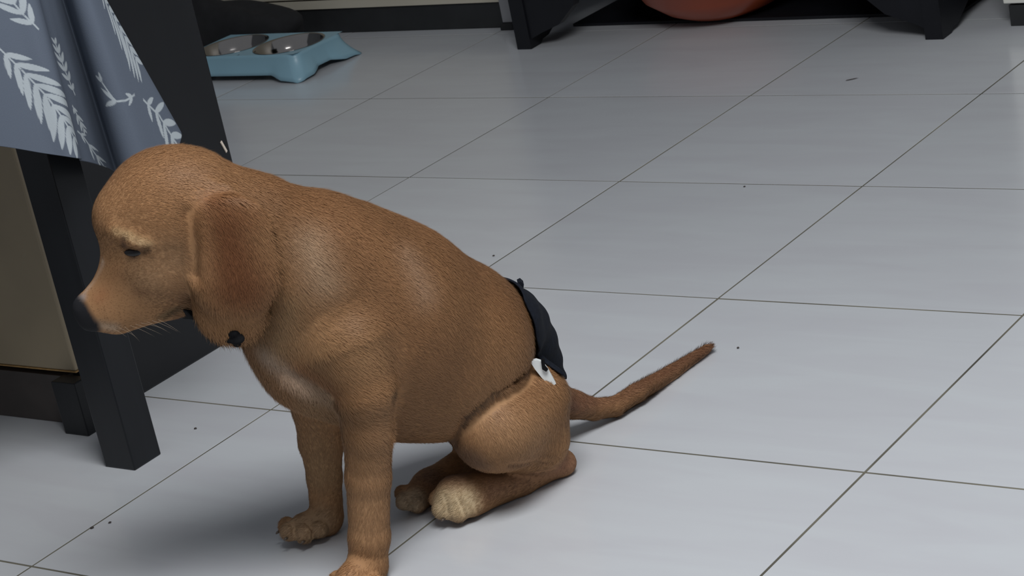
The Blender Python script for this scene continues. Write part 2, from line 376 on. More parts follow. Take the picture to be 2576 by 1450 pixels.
for bx, by in BW:
    N = 64; xa, xb = (cxm, FX1) if bx > cxm else (FX0, cxm)
    ya, yb = FY0 + .012, FY1
    for k in range(N): q = 2 * math.pi * k / N; V.append((bx + BR * math.cos(q), by + BR * math.sin(q), FZ))
    for k in range(N):
        q = 2 * math.pi * k / N; c, s_ = math.cos(q), math.sin(q)
        tx = ((xb if c > 0 else xa) - bx) / c if abs(c) > 1e-6 else 9; ty = ((yb if s_ > 0 else ya) - by) / s_ if abs(s_) > 1e-6 else 9
        r = min(tx, ty); V.append((bx + r * c, by + r * s_, FZ))
    for k in range(N): F.append((base + k, base + N + k, base + N + (k + 1) % N, base + (k + 1) % N))
    base += 2 * N
mesh_obj('top_plate', V, F, M['blue'], t)
for n_, (bx, by) in enumerate(BW):
    b = lathe('steel_bowl', [(.002, .006), (.040, .006), (.050, .010), (.063, .030), (.0685, .050), (.0725, .0525), (.0735, .052), (.072, .0515), (.0695, .0505), (.0645, .028), (.052, .0075), (.002, .004)], (bx, by, .0008), M['steel'])
    tag(b, ['polished steel bowl in the right hole of the blue feeder', 'steel bowl in the blue feeder, partly behind the dark cabinet'][n_], 'bowl')
# ---------------------------------------------------------------- black bag slumped behind the feeder
rs = np.random.default_rng(3)
def lump(c, r, seed, amp):
    bm = bmesh.new(); bmesh.ops.create_icosphere(bm, subdivisions=4, radius=1); r_ = np.random.default_rng(seed); K = r_.normal(size=(9, 3)) * 2.6; ph = r_.random(9) * 6
    for v in bm.verts:
        p = np.array(v.co); n = 1 + amp * float(np.sum(np.sin(K @ p + ph)) / 4)
        q = p * n * r; z = max(q[2] + c[2], .001); v.co = (c[0] + q[0], c[1] + q[1], z)
    me = bpy.data.meshes.new('l'); bm.to_mesh(me); bm.free(); me.polygons.foreach_set('use_smooth', [True] * len(me.polygons)); return me
me = lump((-.62, -.055, .045), np.array((.17, .042, .055)), 5, .2); me.name = 'bag'
for v in me.vertices: v.co.z *= 1 + 1.5 / (1 + math.exp((v.co.x + .715) / .012))
me.name = 'bag'; me.materials.append(M['bag'])
o = bpy.data.objects.new('cloth_bag', me); COL.objects.link(o); tag(o, 'crumpled black cloth bag slumped between feeder and beige cabinet', 'bag')
# ---------------------------------------------------------------- storage cabinet under and behind the table (left)
t = thing('storage_cabinet', (.30, -1.51, 0), 'dark cabinet with a cream front panel behind the black table leg', 'cabinet')
box('body', (.02, -1.675, .0), (.575, -1.34, .86), M['brownblack'], t, .002)
box('front_panel', (.02, -1.692, .0755), (.579, -1.6755, .58), M['cream'], t, .002)
e = box('edge_strip', (.02, -1.6925, .0735), (.580, -1.676, .0752), M['creamedge'], t, .0004)
box('plinth', (.02, -1.690, 0), (.553, -1.6705, .066), M['recess'], t, .001)
for x in (.05, .557): box('foot', (x, -1.716, 0), (x + .042, -1.693, .071), M['blackwood'], t, .0015)
chp = mesh_obj('chip', [(.5765, -1.352, .256), (.5765, -1.3545, .254), (.5765, -1.349, .238), (.5765, -1.3465, .240), (.574, -1.352, .256), (.574, -1.3545, .254), (.574, -1.349, .238), (.574, -1.3465, .240)], [(0, 1, 2, 3), (7, 6, 5, 4), (0, 4, 5, 1), (1, 5, 6, 2), (2, 6, 7, 3), (3, 7, 4, 0)], M['chip'], t)
chp['label'] = 'pale chip in the dark edge'
# ---------------------------------------------------------------- table
t = thing('table', (.43, -2.04, 0), 'black-stained wooden table under the grey leaf-print cloth', 'table')
for x, y in ((.693, -1.780), (.693, -2.36), (.08, -1.780), (.08, -2.36)): box('leg', (x, y, 0), (x + .05, y + .045, .70), M['blackwood'], t, .0015)
box('apron', (.13, -1.774, .62), (.692, -1.744, .6995), M['blackwood'], t); box('apron', (.702, -2.314, .62), (.732, -1.7805, .6995), M['blackwood'], t)
box('apron', (.13, -2.352, .62), (.692, -2.322, .6995), M['blackwood'], t); box('apron', (.088, -2.314, .62), (.118, -1.7805, .6995), M['blackwood'], t)
box('tabletop', (.06, -2.38, .70), (.757, -1.728, .722), M['blackwood'], t, .002)
# ---------------------------------------------------------------- tablecloth with leaf print
def planex(x_, y_, X):
    d = ray(x_, y_); return CC + d * ((X - CC[0]) / d[0])
cols = []
def addcol(hem, hx, tp, tx):
    a = planex(hem[0], hem[1], hx); b_ = planex(tp[0], tp[1], tx); cols.append((a, b_))
cols.append((np.array([.768, -2.40, .44]), np.array([.766, -2.40, .58])))
cols.append((np.array([.790, -2.25, .43]), np.array([.775, -2.25, .58])))
cols.append((np.array([.768, -2.12, .45]), np.array([.766, -2.12, .58])))
addcol((-160, 352), .790, (-270, 0), .778)
addcol((0, 368), .790, (-110, 0), .775)
addcol((110, 386), .803, (0, 0), .785)
addcol((178, 396), .822, (70, 0), .800)
addcol((205, 400), .818, (98, 0), .798)
addcol((203, 404), .786, (101, 0), .777)
addcol((232, 410), .775, (122, 0), .769)
addcol((276, 424), .763, (150, 0), .762)
addcol((300, 440), .766, (163, 0), .764)
addcol((318, 455), .815, (183, 0), .800)
addcol((375, 462), .842, (222, 0), .818)
addcol((425, 425), .842, (252, 0), .815)
addcol((456, 350), .832, (268, 0), .806)
addcol((452, 325), .822, (268, 2), .800)
H_ = np.array([c[0] for c in cols]); Tp = np.array([c[1] for c in cols])
NC, NR = 520, 330
def catmull(P, n):
    k = len(P); d = np.r_[0, np.cumsum(np.linalg.norm(np.diff(H_, axis=0), axis=1) ** .6)]; d = d / d[-1]
    ts = np.linspace(0, 1, n); w0 = .30                 # denser towards the part in view
    ts = np.where(ts < .12, ts / .12 * w0, w0 + (ts - .12) / .88 * (1 - w0))
    out = np.zeros((n, 3)); i = np.clip(np.searchsorted(d, ts, side='right') - 1, 0, k - 2)
    u = ((ts - d[i]) / (d[i + 1] - d[i]))[:, None]
    p0, p1, p2, p3 = P[np.maximum(i - 1, 0)], P[i], P[i + 1], P[np.minimum(i + 2, k - 1)]
    m1 = (p2 - p0) / 2; m2 = (p3 - p1) / 2
    return (2 * u ** 3 - 3 * u ** 2 + 1) * p1 + (u ** 3 - 2 * u ** 2 + u) * m1 + (-2 * u ** 3 + 3 * u ** 2) * p2 + (u ** 3 - u ** 2) * m2
hem = catmull(H_, NC); mid = catmull(Tp, NC)
topz = .7245; ext = hem + (mid - hem) * ((topz - hem[:, 2]) / (mid[:, 2] - hem[:, 2]))[:, None]
topc = np.stack([np.full(NC, .7595), np.clip(ext[:, 1], -2.38, -1.728), np.full(NC, topz)], 1)
rows = []
for r in range(NR):
    q = (r / (NR - 1)) ** 1.05
    fade = np.clip((q - .62) / .38, 0, 1) ** 2
    P = hem + (ext - hem) * q; P = P * (1 - fade) + topc * fade; rows.append(P)
zin = np.stack([np.full(NC, .30), np.clip(topc[:, 1], -2.38, -1.728), np.full(NC, topz)], 1)
G = np.array(rows)
dc = np.r_[0, np.cumsum(np.linalg.norm(np.diff(G[60], axis=0), axis=1))]
UVm = np.stack([np.tile(dc, (NR, 1)), np.linalg.norm(G - G[0], axis=2)], -1)   # cloth coordinates in metres
cc = (G - CC) @ CR.T; PXc = np.stack([1288 + FPX * cc[..., 0] / -cc[..., 2], 725 - FPX * cc[..., 1] / -cc[..., 2]], -1)
def cl(x_, y_, lo=0, hi=NC):
    d = ((PXc[:, lo:hi] - (x_, y_)) ** 2).sum(-1); i = np.unravel_index(np.argmin(d), d.shape); return UVm[i[0], i[1] + lo]
leaf = np.zeros((NR, NC))
def leaflet(a, b, w, lens=True):
    a = np.array(a); b = np.array(b); ab = b - a; L = np.linalg.norm(ab); e = ab / L
    v = UVm - a; h = v @ e; k = np.abs(v @ np.array([-e[1], e[0]])); x = np.clip(h / L, 0, 1)
    wd_ = w * (np.sin(np.pi * x ** .8) ** .7 if lens else 1.0)
    inside = np.clip((wd_ - k) / .0005 + .5, 0, 1) * ((h > 0) & (h < L))
    np.maximum(leaf, inside, out=leaf)
def frond(stem, n, length, w, spread=.9, taper=True, back=0.0):
    P = np.array(stem); d = np.r_[0, np.cumsum(np.linalg.norm(np.diff(P, axis=0), axis=1))]
    for i in range(len(P) - 1): leaflet(P[i], P[i + 1], .0011, False)
    for i in range(n):
        s = d[-1] * (.12 + .88 * i / (n - 1)); k = min(np.searchsorted(d, s), len(P) - 1); k = max(k, 1)
        u = (s - d[k - 1]) / (d[k] - d[k - 1]); c = P[k - 1] + (P[k] - P[k - 1]) * u; e = (P[k] - P[k - 1]) / (d[k] - d[k - 1])
        prof = .35 + .65 * math.sin(math.pi * (.12 + .78 * i / (n - 1))) if taper else 1
        for sg in (-1, 1):
            a = spread * (1 - .25 * i / n); dr = e * math.cos(a) + sg * np.array([-e[1], e[0]]) * math.sin(a)
            leaflet(c, c + dr * length * prof, w * (.7 + .5 * prof))
# fronds in view (stem end points looked up on the cloth), then more of them over the rest
frond([cl(185, 345), cl(120, 245), cl(55, 175), cl(-15, 110)][::-1], 9, .046, .0034, .80)
frond([cl(98, 75), cl(60, 38), cl(20, -10), cl(-20, -70)], 6, .038, .0032, .8)
frond([cl(360, 250, 380), cl(400, 290, 380), cl(450, 370, 380)], 5, .032, .0029, .70)
frond([cl(235, -60, 380), cl(262, 0, 380), cl(297, 62, 380), cl(340, 145, 380)], 8, .044, .0034, .80)
frond([cl(340, 238, 380), cl(290, 255, 380), cl(255, 205, 380)], 3, .020, .0022, .6)
frond([cl(190, 240, 290, 400), cl(165, 180, 290, 400), cl(140, 110, 290, 400)], 6, .017, .0022, .9)
frond([cl(190, 330, 290, 400), cl(210, 345, 290, 400), cl(260, 425, 290, 400)], 4, .020, .0016, .6)
frond([cl(182, 265, 290, 400), cl(210, 325, 290, 400)], 4, .013, .0016, .7)
rl = random.Random(8)
for k in range(26):
    u0, v0 = rl.uniform(0, dc[-1]), rl.uniform(0, .3)
    if u0 > cl(0, 200)[0] - .03 and v0 < .19: continue
    a = rl.uniform(0, 6.28); L = rl.uniform(.05, .09); e = np.array([math.cos(a), math.sin(a)]); p0 = np.array([u0, v0])
    frond([p0, p0 + e * L * .5 + np.array([-e[1], e[0]]) * .004, p0 + e * L], 8, .036, .0028, .8)
nv = NR * NC; vid = np.arange(nv).reshape(NR, NC)
V = np.concatenate([G.reshape(-1, 3), zin])
F = np.stack([vid[:-1, :-1], vid[:-1, 1:], vid[1:, 1:], vid[1:, :-1]], -1).reshape(-1, 4)
F2 = np.stack([vid[-1, :-1], vid[-1, 1:], nv + np.arange(1, NC), nv + np.arange(NC - 1)], -1)
F = np.concatenate([F, F2])[:, ::-1]
def np_mesh(name, V, F, m, parent=None, off=None):
    me = bpy.data.meshes.new(name)
    if parent is not None: V = V - np.array(parent.matrix_world.translation)
    me.vertices.add(len(V)); me.vertices.foreach_set('co', np.ascontiguousarray(V, np.float32).ravel())
    me.loops.add(F.size); me.loops.foreach_set('vertex_index', np.ascontiguousarray(F, np.int32).ravel())
    me.polygons.add(len(F)); me.polygons.foreach_set('loop_start', np.arange(0, F.size, F.shape[1], dtype=np.int32))
    me.polygons.foreach_set('use_smooth', np.ones(len(F), bool))
    me.update(calc_edges=True); me.materials.append(m)
    o = bpy.data.objects.new(name, me); COL.objects.link(o)
    if parent is not None: o.parent = parent
    return o
def set_col(me, C, domain='POINT'):
    a = me.attributes.new('col', 'FLOAT_COLOR', domain); a.data.foreach_set('color', np.concatenate([C, np.ones((len(C), 1))], 1).astype(np.float32).ravel())
lf = np.r_[leaf.ravel(), np.zeros(NC)][:, None]
Ccl = np.array([.105, .125, .160]) * (1 - lf) + np.array([.40, .44, .46]) * lf
mcl, ntc, bcl = attr_mat('printed_cloth', .75, .25)
nz = ntc.nodes.new('ShaderNodeTexNoise'); nz.inputs['Scale'].default_value = 700; tcn = ntc.nodes.new('ShaderNodeTexCoord'); ntc.links.new(tcn.outputs['Object'], nz.inputs['Vector'])
bpn = ntc.nodes.new('ShaderNodeBump'); bpn.inputs['Strength'].default_value = .15; bpn.inputs['Distance'].default_value = .001; ntc.links.new(nz.outputs[0], bpn.inputs['Height']); ntc.links.new(bpn.outputs[0], bcl.inputs['Normal'])
cloth = np_mesh('tablecloth', V, F, mcl); set_col(cloth.data, Ccl)
sd = cloth.modifiers.new('s', 'SOLIDIFY'); sd.thickness = .0009; sd.offset = 1
tag(cloth, 'slate-grey tablecloth with white palm leaf print hanging off the table corner', 'tablecloth')
# ---------------------------------------------------------------- the dog
lo = np.min([np.minimum(p['a'], p['b']) - p['ra'] for g in GROUPS for p in g[3]], 0) - .02
hi = np.max([np.maximum(p['a'], p['b']) + p['ra'] for g in GROUPS for p in g[3]], 0) + .02; lo[2] = -.004
V, F = surface_nets(lo, hi, .0028, sdf)
def grad(P, e=.0012):
    g = np.stack([sdf(P + d)[0] - sdf(P - d)[0] for d in np.eye(3) * e], 1); return g / (np.linalg.norm(g, axis=1)[:, None] + 1e-9)
d0, near = sdf(V); Nn = grad(V)
names = [g[0] for g in GROUPS]
# coat colours as fixed patches, with some shade and sheen painted in
BASE = np.array([.345, .185, .086])
_bl = []
def blob(a, b, soft, col, st=1.0):
    _bl.append((a, b)); return [len(_bl) - 1, soft, np.array(col), st]
BLOBS = [
 blob((700, 470, .05, 60), (1300, 760, -.06, 70), .05, (.225, .110, .048), .8),
 blob((860, 640, .10, 60), (1120, 900, .04, 110), .05, (.25, .125, .056), .7),
 blob((770, 610, .13, 30), (800, 700, .13, 34), .025, (.50, .36, .235), .7),  # sheen and parted hair on the shoulder, painted as paler coat
 blob((1020, 640, .08, 14), (1060, 730, .08, 20), .025, (.45, .31, .21), .6),  # sheen along the hip side, painted paler likewise
 blob((720, 760, .13, 20), (690, 860, .12, 30), .02, (.28, .20, .11), .6),
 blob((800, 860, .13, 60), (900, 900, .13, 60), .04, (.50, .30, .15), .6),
 blob((660, 880, .10, 20), (810, 1000, .06, 22), .012, (.58, .44, .33), .8),
 blob((750, 920, .12, 20), (830, 980, .12, 20), .015, (.30, .13, .055), .7),
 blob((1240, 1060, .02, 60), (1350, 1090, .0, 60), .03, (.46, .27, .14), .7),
 blob((1333, 928, .02, 5), (1240, 992, .05, 5), .0035, (.05, .03, .02), .9),  # this and the next two paint dark shade into the thigh fold
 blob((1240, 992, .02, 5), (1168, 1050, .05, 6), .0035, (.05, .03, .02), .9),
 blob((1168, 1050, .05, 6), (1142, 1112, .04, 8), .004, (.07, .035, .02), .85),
 blob((1285, 1170, .0, 5), (1400, 1158, 0, 5), .004, (.17, .09, .05), .7),  # lower thigh fold, its shade painted as a dark line
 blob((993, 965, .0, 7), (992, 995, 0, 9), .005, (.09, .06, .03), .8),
 blob((1010, 1112, .0, 6), (1110, 1130, 0, 7), .005, (.10, .07, .045), .6),  # shade under the belly edge painted into the coat
 blob((1120, 1122, .03, 12), (1135, 1115, .03, 12), .006, (.02, .02, .022), .9),  # near-black spot at the rear end of the belly line
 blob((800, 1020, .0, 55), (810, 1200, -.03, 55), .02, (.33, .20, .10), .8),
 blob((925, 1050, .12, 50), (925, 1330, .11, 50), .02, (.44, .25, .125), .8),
 blob((880, 1465, .12, 50), (950, 1470, .12, 50), .015, (.43, .23, .11), .8),
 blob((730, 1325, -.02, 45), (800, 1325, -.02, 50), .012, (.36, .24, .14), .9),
 blob((1120, 1270, .0, 48), (1170, 1265, .0, 42), .012, (.60, .46, .28), .95),
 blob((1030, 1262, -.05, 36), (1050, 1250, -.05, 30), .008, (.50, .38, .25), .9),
 blob((1090, 1200, -.08, 35), (1180, 1160, -.12, 50), .012, (.22, .13, .08), .9),  # shadow on the far hind shank, painted as darker coat
 blob((1240, 1230, -.02, 30), (1400, 1190, -.06, 30), .012, (.30, .16, .09), .8),  # near shank darkened, the thigh's shade put into its colour
 blob((1425, 1168, -.06, 30), (1440, 1165, -.06, 30), .008, (.26, .13, .08), .7),
 blob((1440, 1018, -.15, 40), (1790, 877, -.31, 20), .015, (.24, .115, .065), .9),
 # head
 blob((262, 822, .1, 3), (310, 833, .1, 3), .0022, (.12, .07, .045), .6),
 blob((310, 833, .1, 3), (400, 808, .1, 3), .0022, (.10, .06, .04), .6),
 blob((560, 560, .16, 50), (600, 700, .17, 70), .018, (.175, .066, .026), .92),
 blob((520, 500, .15, 18), (620, 540, .15, 20), .012, (.24, .10, .040), .8),
 blob((500, 560, .15, 8), (520, 680, .16, 14), .010, (.38, .20, .095), .7),
 blob((570, 800, .14, 30), (610, 800, .13, 30), .02, (.44, .23, .10), .8),
 blob((380, 700, .13, 40), (440, 650, .13, 30), .03, (.43, .27, .15), .6),
 blob((250, 740, .11, 22), (290, 690, .12, 20), .02, (.33, .16, .07), .6),
 blob((258, 742, .11, 10), (246, 752, .11, 10), .008, (.28, .11, .05), .5),
 blob((215, 728, .095, 4), (255, 660, .10, 4), .005, (.66, .50, .38), .8),
 blob((286, 584, .13, 5), (315, 592, .14, 5), .006, (.60, .43, .23), .85),
 blob((322, 596, .14, 5), (372, 616, .15, 5), .006, (.60, .43, .23), .9),
 blob((307, 600, .13, 5), (308, 622, .14, 6), .004, (.09, .045, .03), .85),
 blob((309, 620, .14, 6), (330, 640, .15, 8), .004, (.03, .018, .016), .95),
 blob((330, 641, .15, 9), (372, 632, .15, 5), .0045, (.03, .018, .016), .95),
 blob((334, 604, .14, 4), (352, 612, .15, 5), .004, (.50, .34, .19), .6),
 blob((372, 632, .15, 3), (450, 618, .15, 4), .006, (.20, .12, .06), .5),
 blob((455, 520, .14, 5), (485, 690, .15, 8), .008, (.20, .10, .045), .65),  # shade of the crease in front of the ear, painted in
 blob((345, 738, .13, 8), (370, 740, .13, 5), .008, (.18, .08, .04), .5),
 blob((262, 842, .10, 4), (300, 848, .11, 5), .004, (.03, .025, .022), .8),
 blob((300, 850, .10, 5), (400, 825, .11, 5), .004, (.03, .025, .022), .85),
 blob((405, 800, .12, 9), (440, 780, .12, 10), .006, (.07, .055, .03), .85),
 blob((245, 820, .10, 8), (285, 825, .11, 10), .008, (.55, .42, .30), .7),
 blob((188, 752, .09, 10), (205, 748, .09, 10), .004, (.35, .33, .33), .7),  # highlight on top of the nose, painted pale
]
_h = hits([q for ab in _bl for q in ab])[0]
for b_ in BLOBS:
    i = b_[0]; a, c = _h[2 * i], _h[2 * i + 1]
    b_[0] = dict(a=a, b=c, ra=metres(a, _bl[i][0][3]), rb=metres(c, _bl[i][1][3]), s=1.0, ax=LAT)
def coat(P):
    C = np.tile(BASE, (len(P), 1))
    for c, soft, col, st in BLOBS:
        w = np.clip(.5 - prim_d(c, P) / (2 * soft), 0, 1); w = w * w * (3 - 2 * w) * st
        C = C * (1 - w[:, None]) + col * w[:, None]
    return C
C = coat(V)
nose_i = names.index('nose')
isnose = near == nose_i
nd = np.min([prim_d(cone((202, 778, .085, 29), (226, 806, .085, 28), 1.6, VW), V) ], 0)
noseW = np.clip(.5 - (nd - .004) / .005, 0, 1)
C = C * (1 - noseW[:, None]) + np.array([.018, .018, .020]) * noseW[:, None]
dog = thing('dog', tuple(DOG0), 'golden-brown puppy sitting on the pale tiles, head lowered, facing left', 'dog')
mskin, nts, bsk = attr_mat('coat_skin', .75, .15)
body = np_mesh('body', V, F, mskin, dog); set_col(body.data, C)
# rump wrap: a patch of the body surface, lifted
def wrap_pred(P):
    s = (P - at(1290, 850, -.08)) @ (-HEAD_DIR / np.linalg.norm(HEAD_DIR)); return s
cV = (V - CC) @ CR.T; Vx = 1288 + FPX * cV[:, 0] / -cV[:, 2]; Vy = 725 - FPX * cV[:, 1] / -cV[:, 2]
# ---- fur
ru = np.random.default_rng(11)
tri = np.concatenate([F[:, [0, 1, 2]], F[:, [0, 2, 3]]]); A_, B_, C_ = V[tri[:, 0]], V[tri[:, 1]], V[tri[:, 2]]
ar = np.linalg.norm(np.cross(B_ - A_, C_ - A_), axis=1) / 2
NH = 430000
tn_ = np.cross(B_ - A_, C_ - A_); tn_ /= np.linalg.norm(tn_, axis=1)[:, None] + 1e-12
wgt = ar * (1 + .6 * np.exp(-((A_ - at(400, 560, .12)) ** 2).sum(1) / (2 * .085 ** 2))) * (.5 + .5 * np.clip(.5 - 2 * tn_ @ FWD, 0, 1))      # a thinner coat where nobody looks
ti = ru.choice(len(tri), NH, p=wgt / wgt.sum()); u, v = ru.random((2, NH)); f = u + v > 1; u[f] = 1 - u[f]; v[f] = 1 - v[f]
def interp(X): return X[tri[ti, 0]] * (1 - u - v)[:, None] + X[tri[ti, 1]] * u[:, None] + X[tri[ti, 2]] * v[:, None]
P = interp(V); N = interp(Nn); N /= np.linalg.norm(N, axis=1)[:, None] + 1e-9
CI = interp(C); nW = interp(noseW[:, None])[:, 0]
FLOW = [ # pixel, w, direction in the picture (dx, dy), reach px
 (215, 740, .1, .6, -1.0, 50), (260, 650, .1, .5, -1, 80), (250, 560, .1, .5, -1, 80), (330, 450, .1, 1, -.7, 100), (430, 390, .1, 1, .1, 90), (530, 430, .1, 1, .35, 100),
 (300, 800, .1, 1, .25, 80), (380, 720, .1, 1, -.1, 80), (420, 640, .12, 1, -.2, 60), (400, 560, .12, 1, .1, 90), (350, 600, .13, 1, .3, 40),
 (550, 520, .16, .8, 1, 60), (600, 640, .16, .25, 1, 90), (585, 780, .15, .15, 1, 80), (520, 700, .16, -.1, 1, 60),
 (640, 480, .1, 1, .35, 80), (740, 560, .12, 1, .5, 90), (780, 660, .12, .7, .7, 80), (700, 760, .12, .3, 1, 80), (680, 850, .1, .1, 1, 70),
 (900, 560, .08, 1, .45, 110), (1080, 660, .05, 1, .6, 130), (1220, 760, .0, .9, .8, 130), (950, 740, .1, .9, .6, 120), (1090, 880, .06, .9, .6, 130), (1280, 880, 0, .6, 1, 90),
 (820, 780, .13, .9, -.1, 70), (860, 850, .14, 1, .1, 60), (900, 910, .14, .9, .5, 50), (780, 900, .12, .7, .8, 70), (740, 940, .1, .6, 1, 60), (930, 960, .13, .6, .8, 70),
 (1040, 1040, .06, .9, .3, 100), (900, 1010, .13, 1, -.1, 50), (960, 1030, .13, .9, .5, 40), (900, 1090, .13, 1, .1, 50), (960, 1120, .13, .8, .6, 40), (900, 1160, .13, .8, .6, 40), (925, 1200, .12, .1, 1, 90), (925, 1340, .12, -.05, 1, 90), (890, 1450, .12, -.8, .6, 60),
 (800, 1050, 0, .1, 1, 80), (815, 1180, 0, .05, 1, 80), (780, 1310, 0, -.6, .6, 70), (735, 1330, 0, -1, .3, 50),
 (1300, 1000, 0, .3, 1, 90), (1230, 1100, .03, .5, 1, 80), (1340, 1110, .0, .5, 1, 80), (1390, 1040, -.02, .5, 1, 70), (1300, 1215, 0, -1, .35, 80), (1150, 1265, 0, -1, .4, 70), (1050, 1240, -.05, -.8, .6, 70), (1425, 1165, -.05, .3, 1, 40),
 (1440, 1018, -.15, 1, .25, 50), (1545, 1028, -.18, 1, -.2, 50), (1620, 980, -.21, 1, -.55, 60), (1780, 880, -.31, 1, -.6, 80)]
Dv = np.zeros_like(P); Wt = np.zeros(NH); _h = hits([q[:3] for q in FLOW])[0]
for c, (x_, y_, w_, dx, dy, rr) in zip(_h, FLOW):
    w_ = -float((c - DOG0) @ FWD); r_ = metres(c, rr); g = at(x_ + dx * 20, y_ + dy * 20, w_) - c; g /= np.linalg.norm(g)
    k = np.exp(-((P - c) ** 2).sum(1) / (2 * r_ * r_)) + 1e-9; Dv += k[:, None] * g; Wt += k
Dv /= Wt[:, None]
K = ru.normal(size=(6, 3)) * 70; ph = ru.random(6) * 6.28
wav = np.stack([np.sin(P @ K[i] + ph[i]) for i in range(6)], 1)
Dv += .10 * np.stack([wav[:, 0] + wav[:, 3], wav[:, 1] + wav[:, 4], wav[:, 2] + wav[:, 5]], 1) * .6 + ru.normal(size=P.shape) * .16
Dv -= (Dv * N).sum(1)[:, None] * N; Dv /= np.linalg.norm(Dv, axis=1)[:, None] + 1e-9
LEN = [ # centre, reach px, hair length in metres
 (430, 430, .08, 90, .0080), (300, 560, .08, 80, .0045), (250, 740, .09, 70, .0025), (300, 790, .09, 70, .003), (400, 640, .1, 80, .0045), (340, 630, .13, 30, .0018), (600, 600, .15, 80, .012), (585, 800, .14, 60, .015),
 (520, 420, .08, 60, .008), (700, 640, .08, 120, .010), (700, 840, .08, 90, .015), (850, 860, .1, 110, .013), (1000, 700, .0, 160, .0095), (1180, 850, -.02, 150, .0085), (1080, 960, .0, 120, .009), (990, 985, .09, 30, .012),
 (920, 1090, .1, 80, .011), (925, 1330, .1, 100, .0065), (900, 1450, .1, 70, .0052), (810, 1130, 0, 80, .006), (780, 1310, 0, 70, .0052), (1290, 1070, 0, 110, .0075), (1200, 1240, 0, 110, .0050), (1420, 1165, -.06, 40, .003), (1050, 1230, -.06, 70, .0045),
 (1500, 1030, -.17, 80, .007), (1600, 990, -.2, 60, .008), (1700, 935, -.26, 60, .008), (1790, 877, -.31, 40, .009)]
Ln = np.zeros(NH); Wt = np.zeros(NH)
_h = hits([q[:3] for q in LEN])[0]
for c, (x_, y_, w_, rr, l) in zip(_h, LEN):
    r_ = metres(c, rr); k = np.exp(-((P - c) ** 2).sum(1) / (2 * r_ * r_)) + 1e-9; Ln += k * l; Wt += k
Ln = Ln / Wt * ru.uniform(.75, 1.12, NH)
cP = (P - CC) @ CR.T
keep = (nW < .3) & (P[:, 2] > .0015) & ~((ru.random(NH) < .0))
lift = ru.uniform(.08, .20, NH)
# fewer stray hairs where the coat lies against the floor
P, N, Dv, Ln, CI, lift = P[keep], N[keep], Dv[keep], Ln[keep], CI[keep], lift[keep]
# wrap area carries no loose fur
NHk = len(P); KP = 4
pts = np.zeros((NHk, KP, 3)); curl = ru.normal(size=P.shape) * .10
for k in range(KP):
    q = k / (KP - 1); pts[:, k] = P - N * .0003 + Ln[:, None] * (Dv * q + N * (lift[:, None] * q * (1.25 - .55 * q)) + curl * q * q)
pts[..., 2] = np.maximum(pts[..., 2], .0006)
tone = np.clip(ru.normal(1.0, .07, NHk), .7, 1.35) * (1 + .06 * np.sin(P @ K[0] * .6)); HC = CI * tone[:, None]
def make_hair(name, pts, HC, wid, parent, m, nrm=None, dirs=None):
    """every strand a narrow ribbon of 5 triangles lying in the coat"""
    n, k = pts.shape[:2]; wid = np.array(wid)
    if nrm is None: nrm = np.tile(-CR[2] * -1.0, (n, 1))
    T_ = np.gradient(pts, axis=1); side = np.cross(T_, nrm[:, None, :]); side /= np.linalg.norm(side, axis=2)[..., None] + 1e-12
    A = pts - side * wid[None, :, None]; B = pts + side * wid[None, :, None]
    V_ = np.stack([A, B], 2).reshape(n, 2 * k, 3)
    loc = [(0, 1, 3), (0, 3, 2), (2, 3, 5), (2, 5, 4), (4, 5, 6)] if k == 4 else None
    V_ = np.concatenate([V_[:, :6], pts[:, 3:4]], 1)
    F_ = (np.arange(n)[:, None, None] * 7 + np.array(loc)[None]).reshape(-1, 3)
    o = np_mesh(name, V_.reshape(-1, 3), F_, m, parent); set_col(o.data, np.repeat(HC, 7, 0))
    an_ = o.data.attributes.new('nrm', 'FLOAT_VECTOR', 'POINT'); an_.data.foreach_set('vector', np.repeat(nrm, 7, 0).astype(np.float32).ravel()); return o
mfur, ntf, bf = attr_mat('fur_strand', .55, .25)
tl = ntf.nodes.new('ShaderNodeBsdfTranslucent'); an = [n for n in ntf.nodes if n.type == 'ATTRIBUTE'][0]; ntf.links.new(an.outputs['Color'], tl.inputs['Color'])
na = ntf.nodes.new('ShaderNodeAttribute'); na.attribute_name = 'nrm'; gm = ntf.nodes.new('ShaderNodeNewGeometry')
nm = ntf.nodes.new('ShaderNodeMix'); nm.data_type = 'VECTOR'; nm.inputs[0].default_value = .25      # the strands shade with the coat they lie in
ntf.links.new(na.outputs['Vector'], nm.inputs[4]); ntf.links.new(gm.outputs['Normal'], nm.inputs[5])
nn = ntf.nodes.new('ShaderNodeVectorMath'); nn.operation = 'NORMALIZE'; ntf.links.new(nm.outputs[1], nn.inputs[0])
ntf.links.new(nn.outputs[0], bf.inputs['Normal'])
mxs = ntf.nodes.new('ShaderNodeMixShader'); mxs.inputs[0].default_value = .18; out_ = [n for n in ntf.nodes if n.type == 'OUTPUT_MATERIAL'][0]
ntf.links.new(bf.outputs[0], mxs.inputs[1]); ntf.links.new(tl.outputs[0], mxs.inputs[2]); ntf.links.new(mxs.outputs[0], out_.inputs['Surface'])
fur = make_hair('fur', pts, HC, [.00020, .00020, .00015, .00002], dog, mfur, N); fur['kind'] = 'stuff'
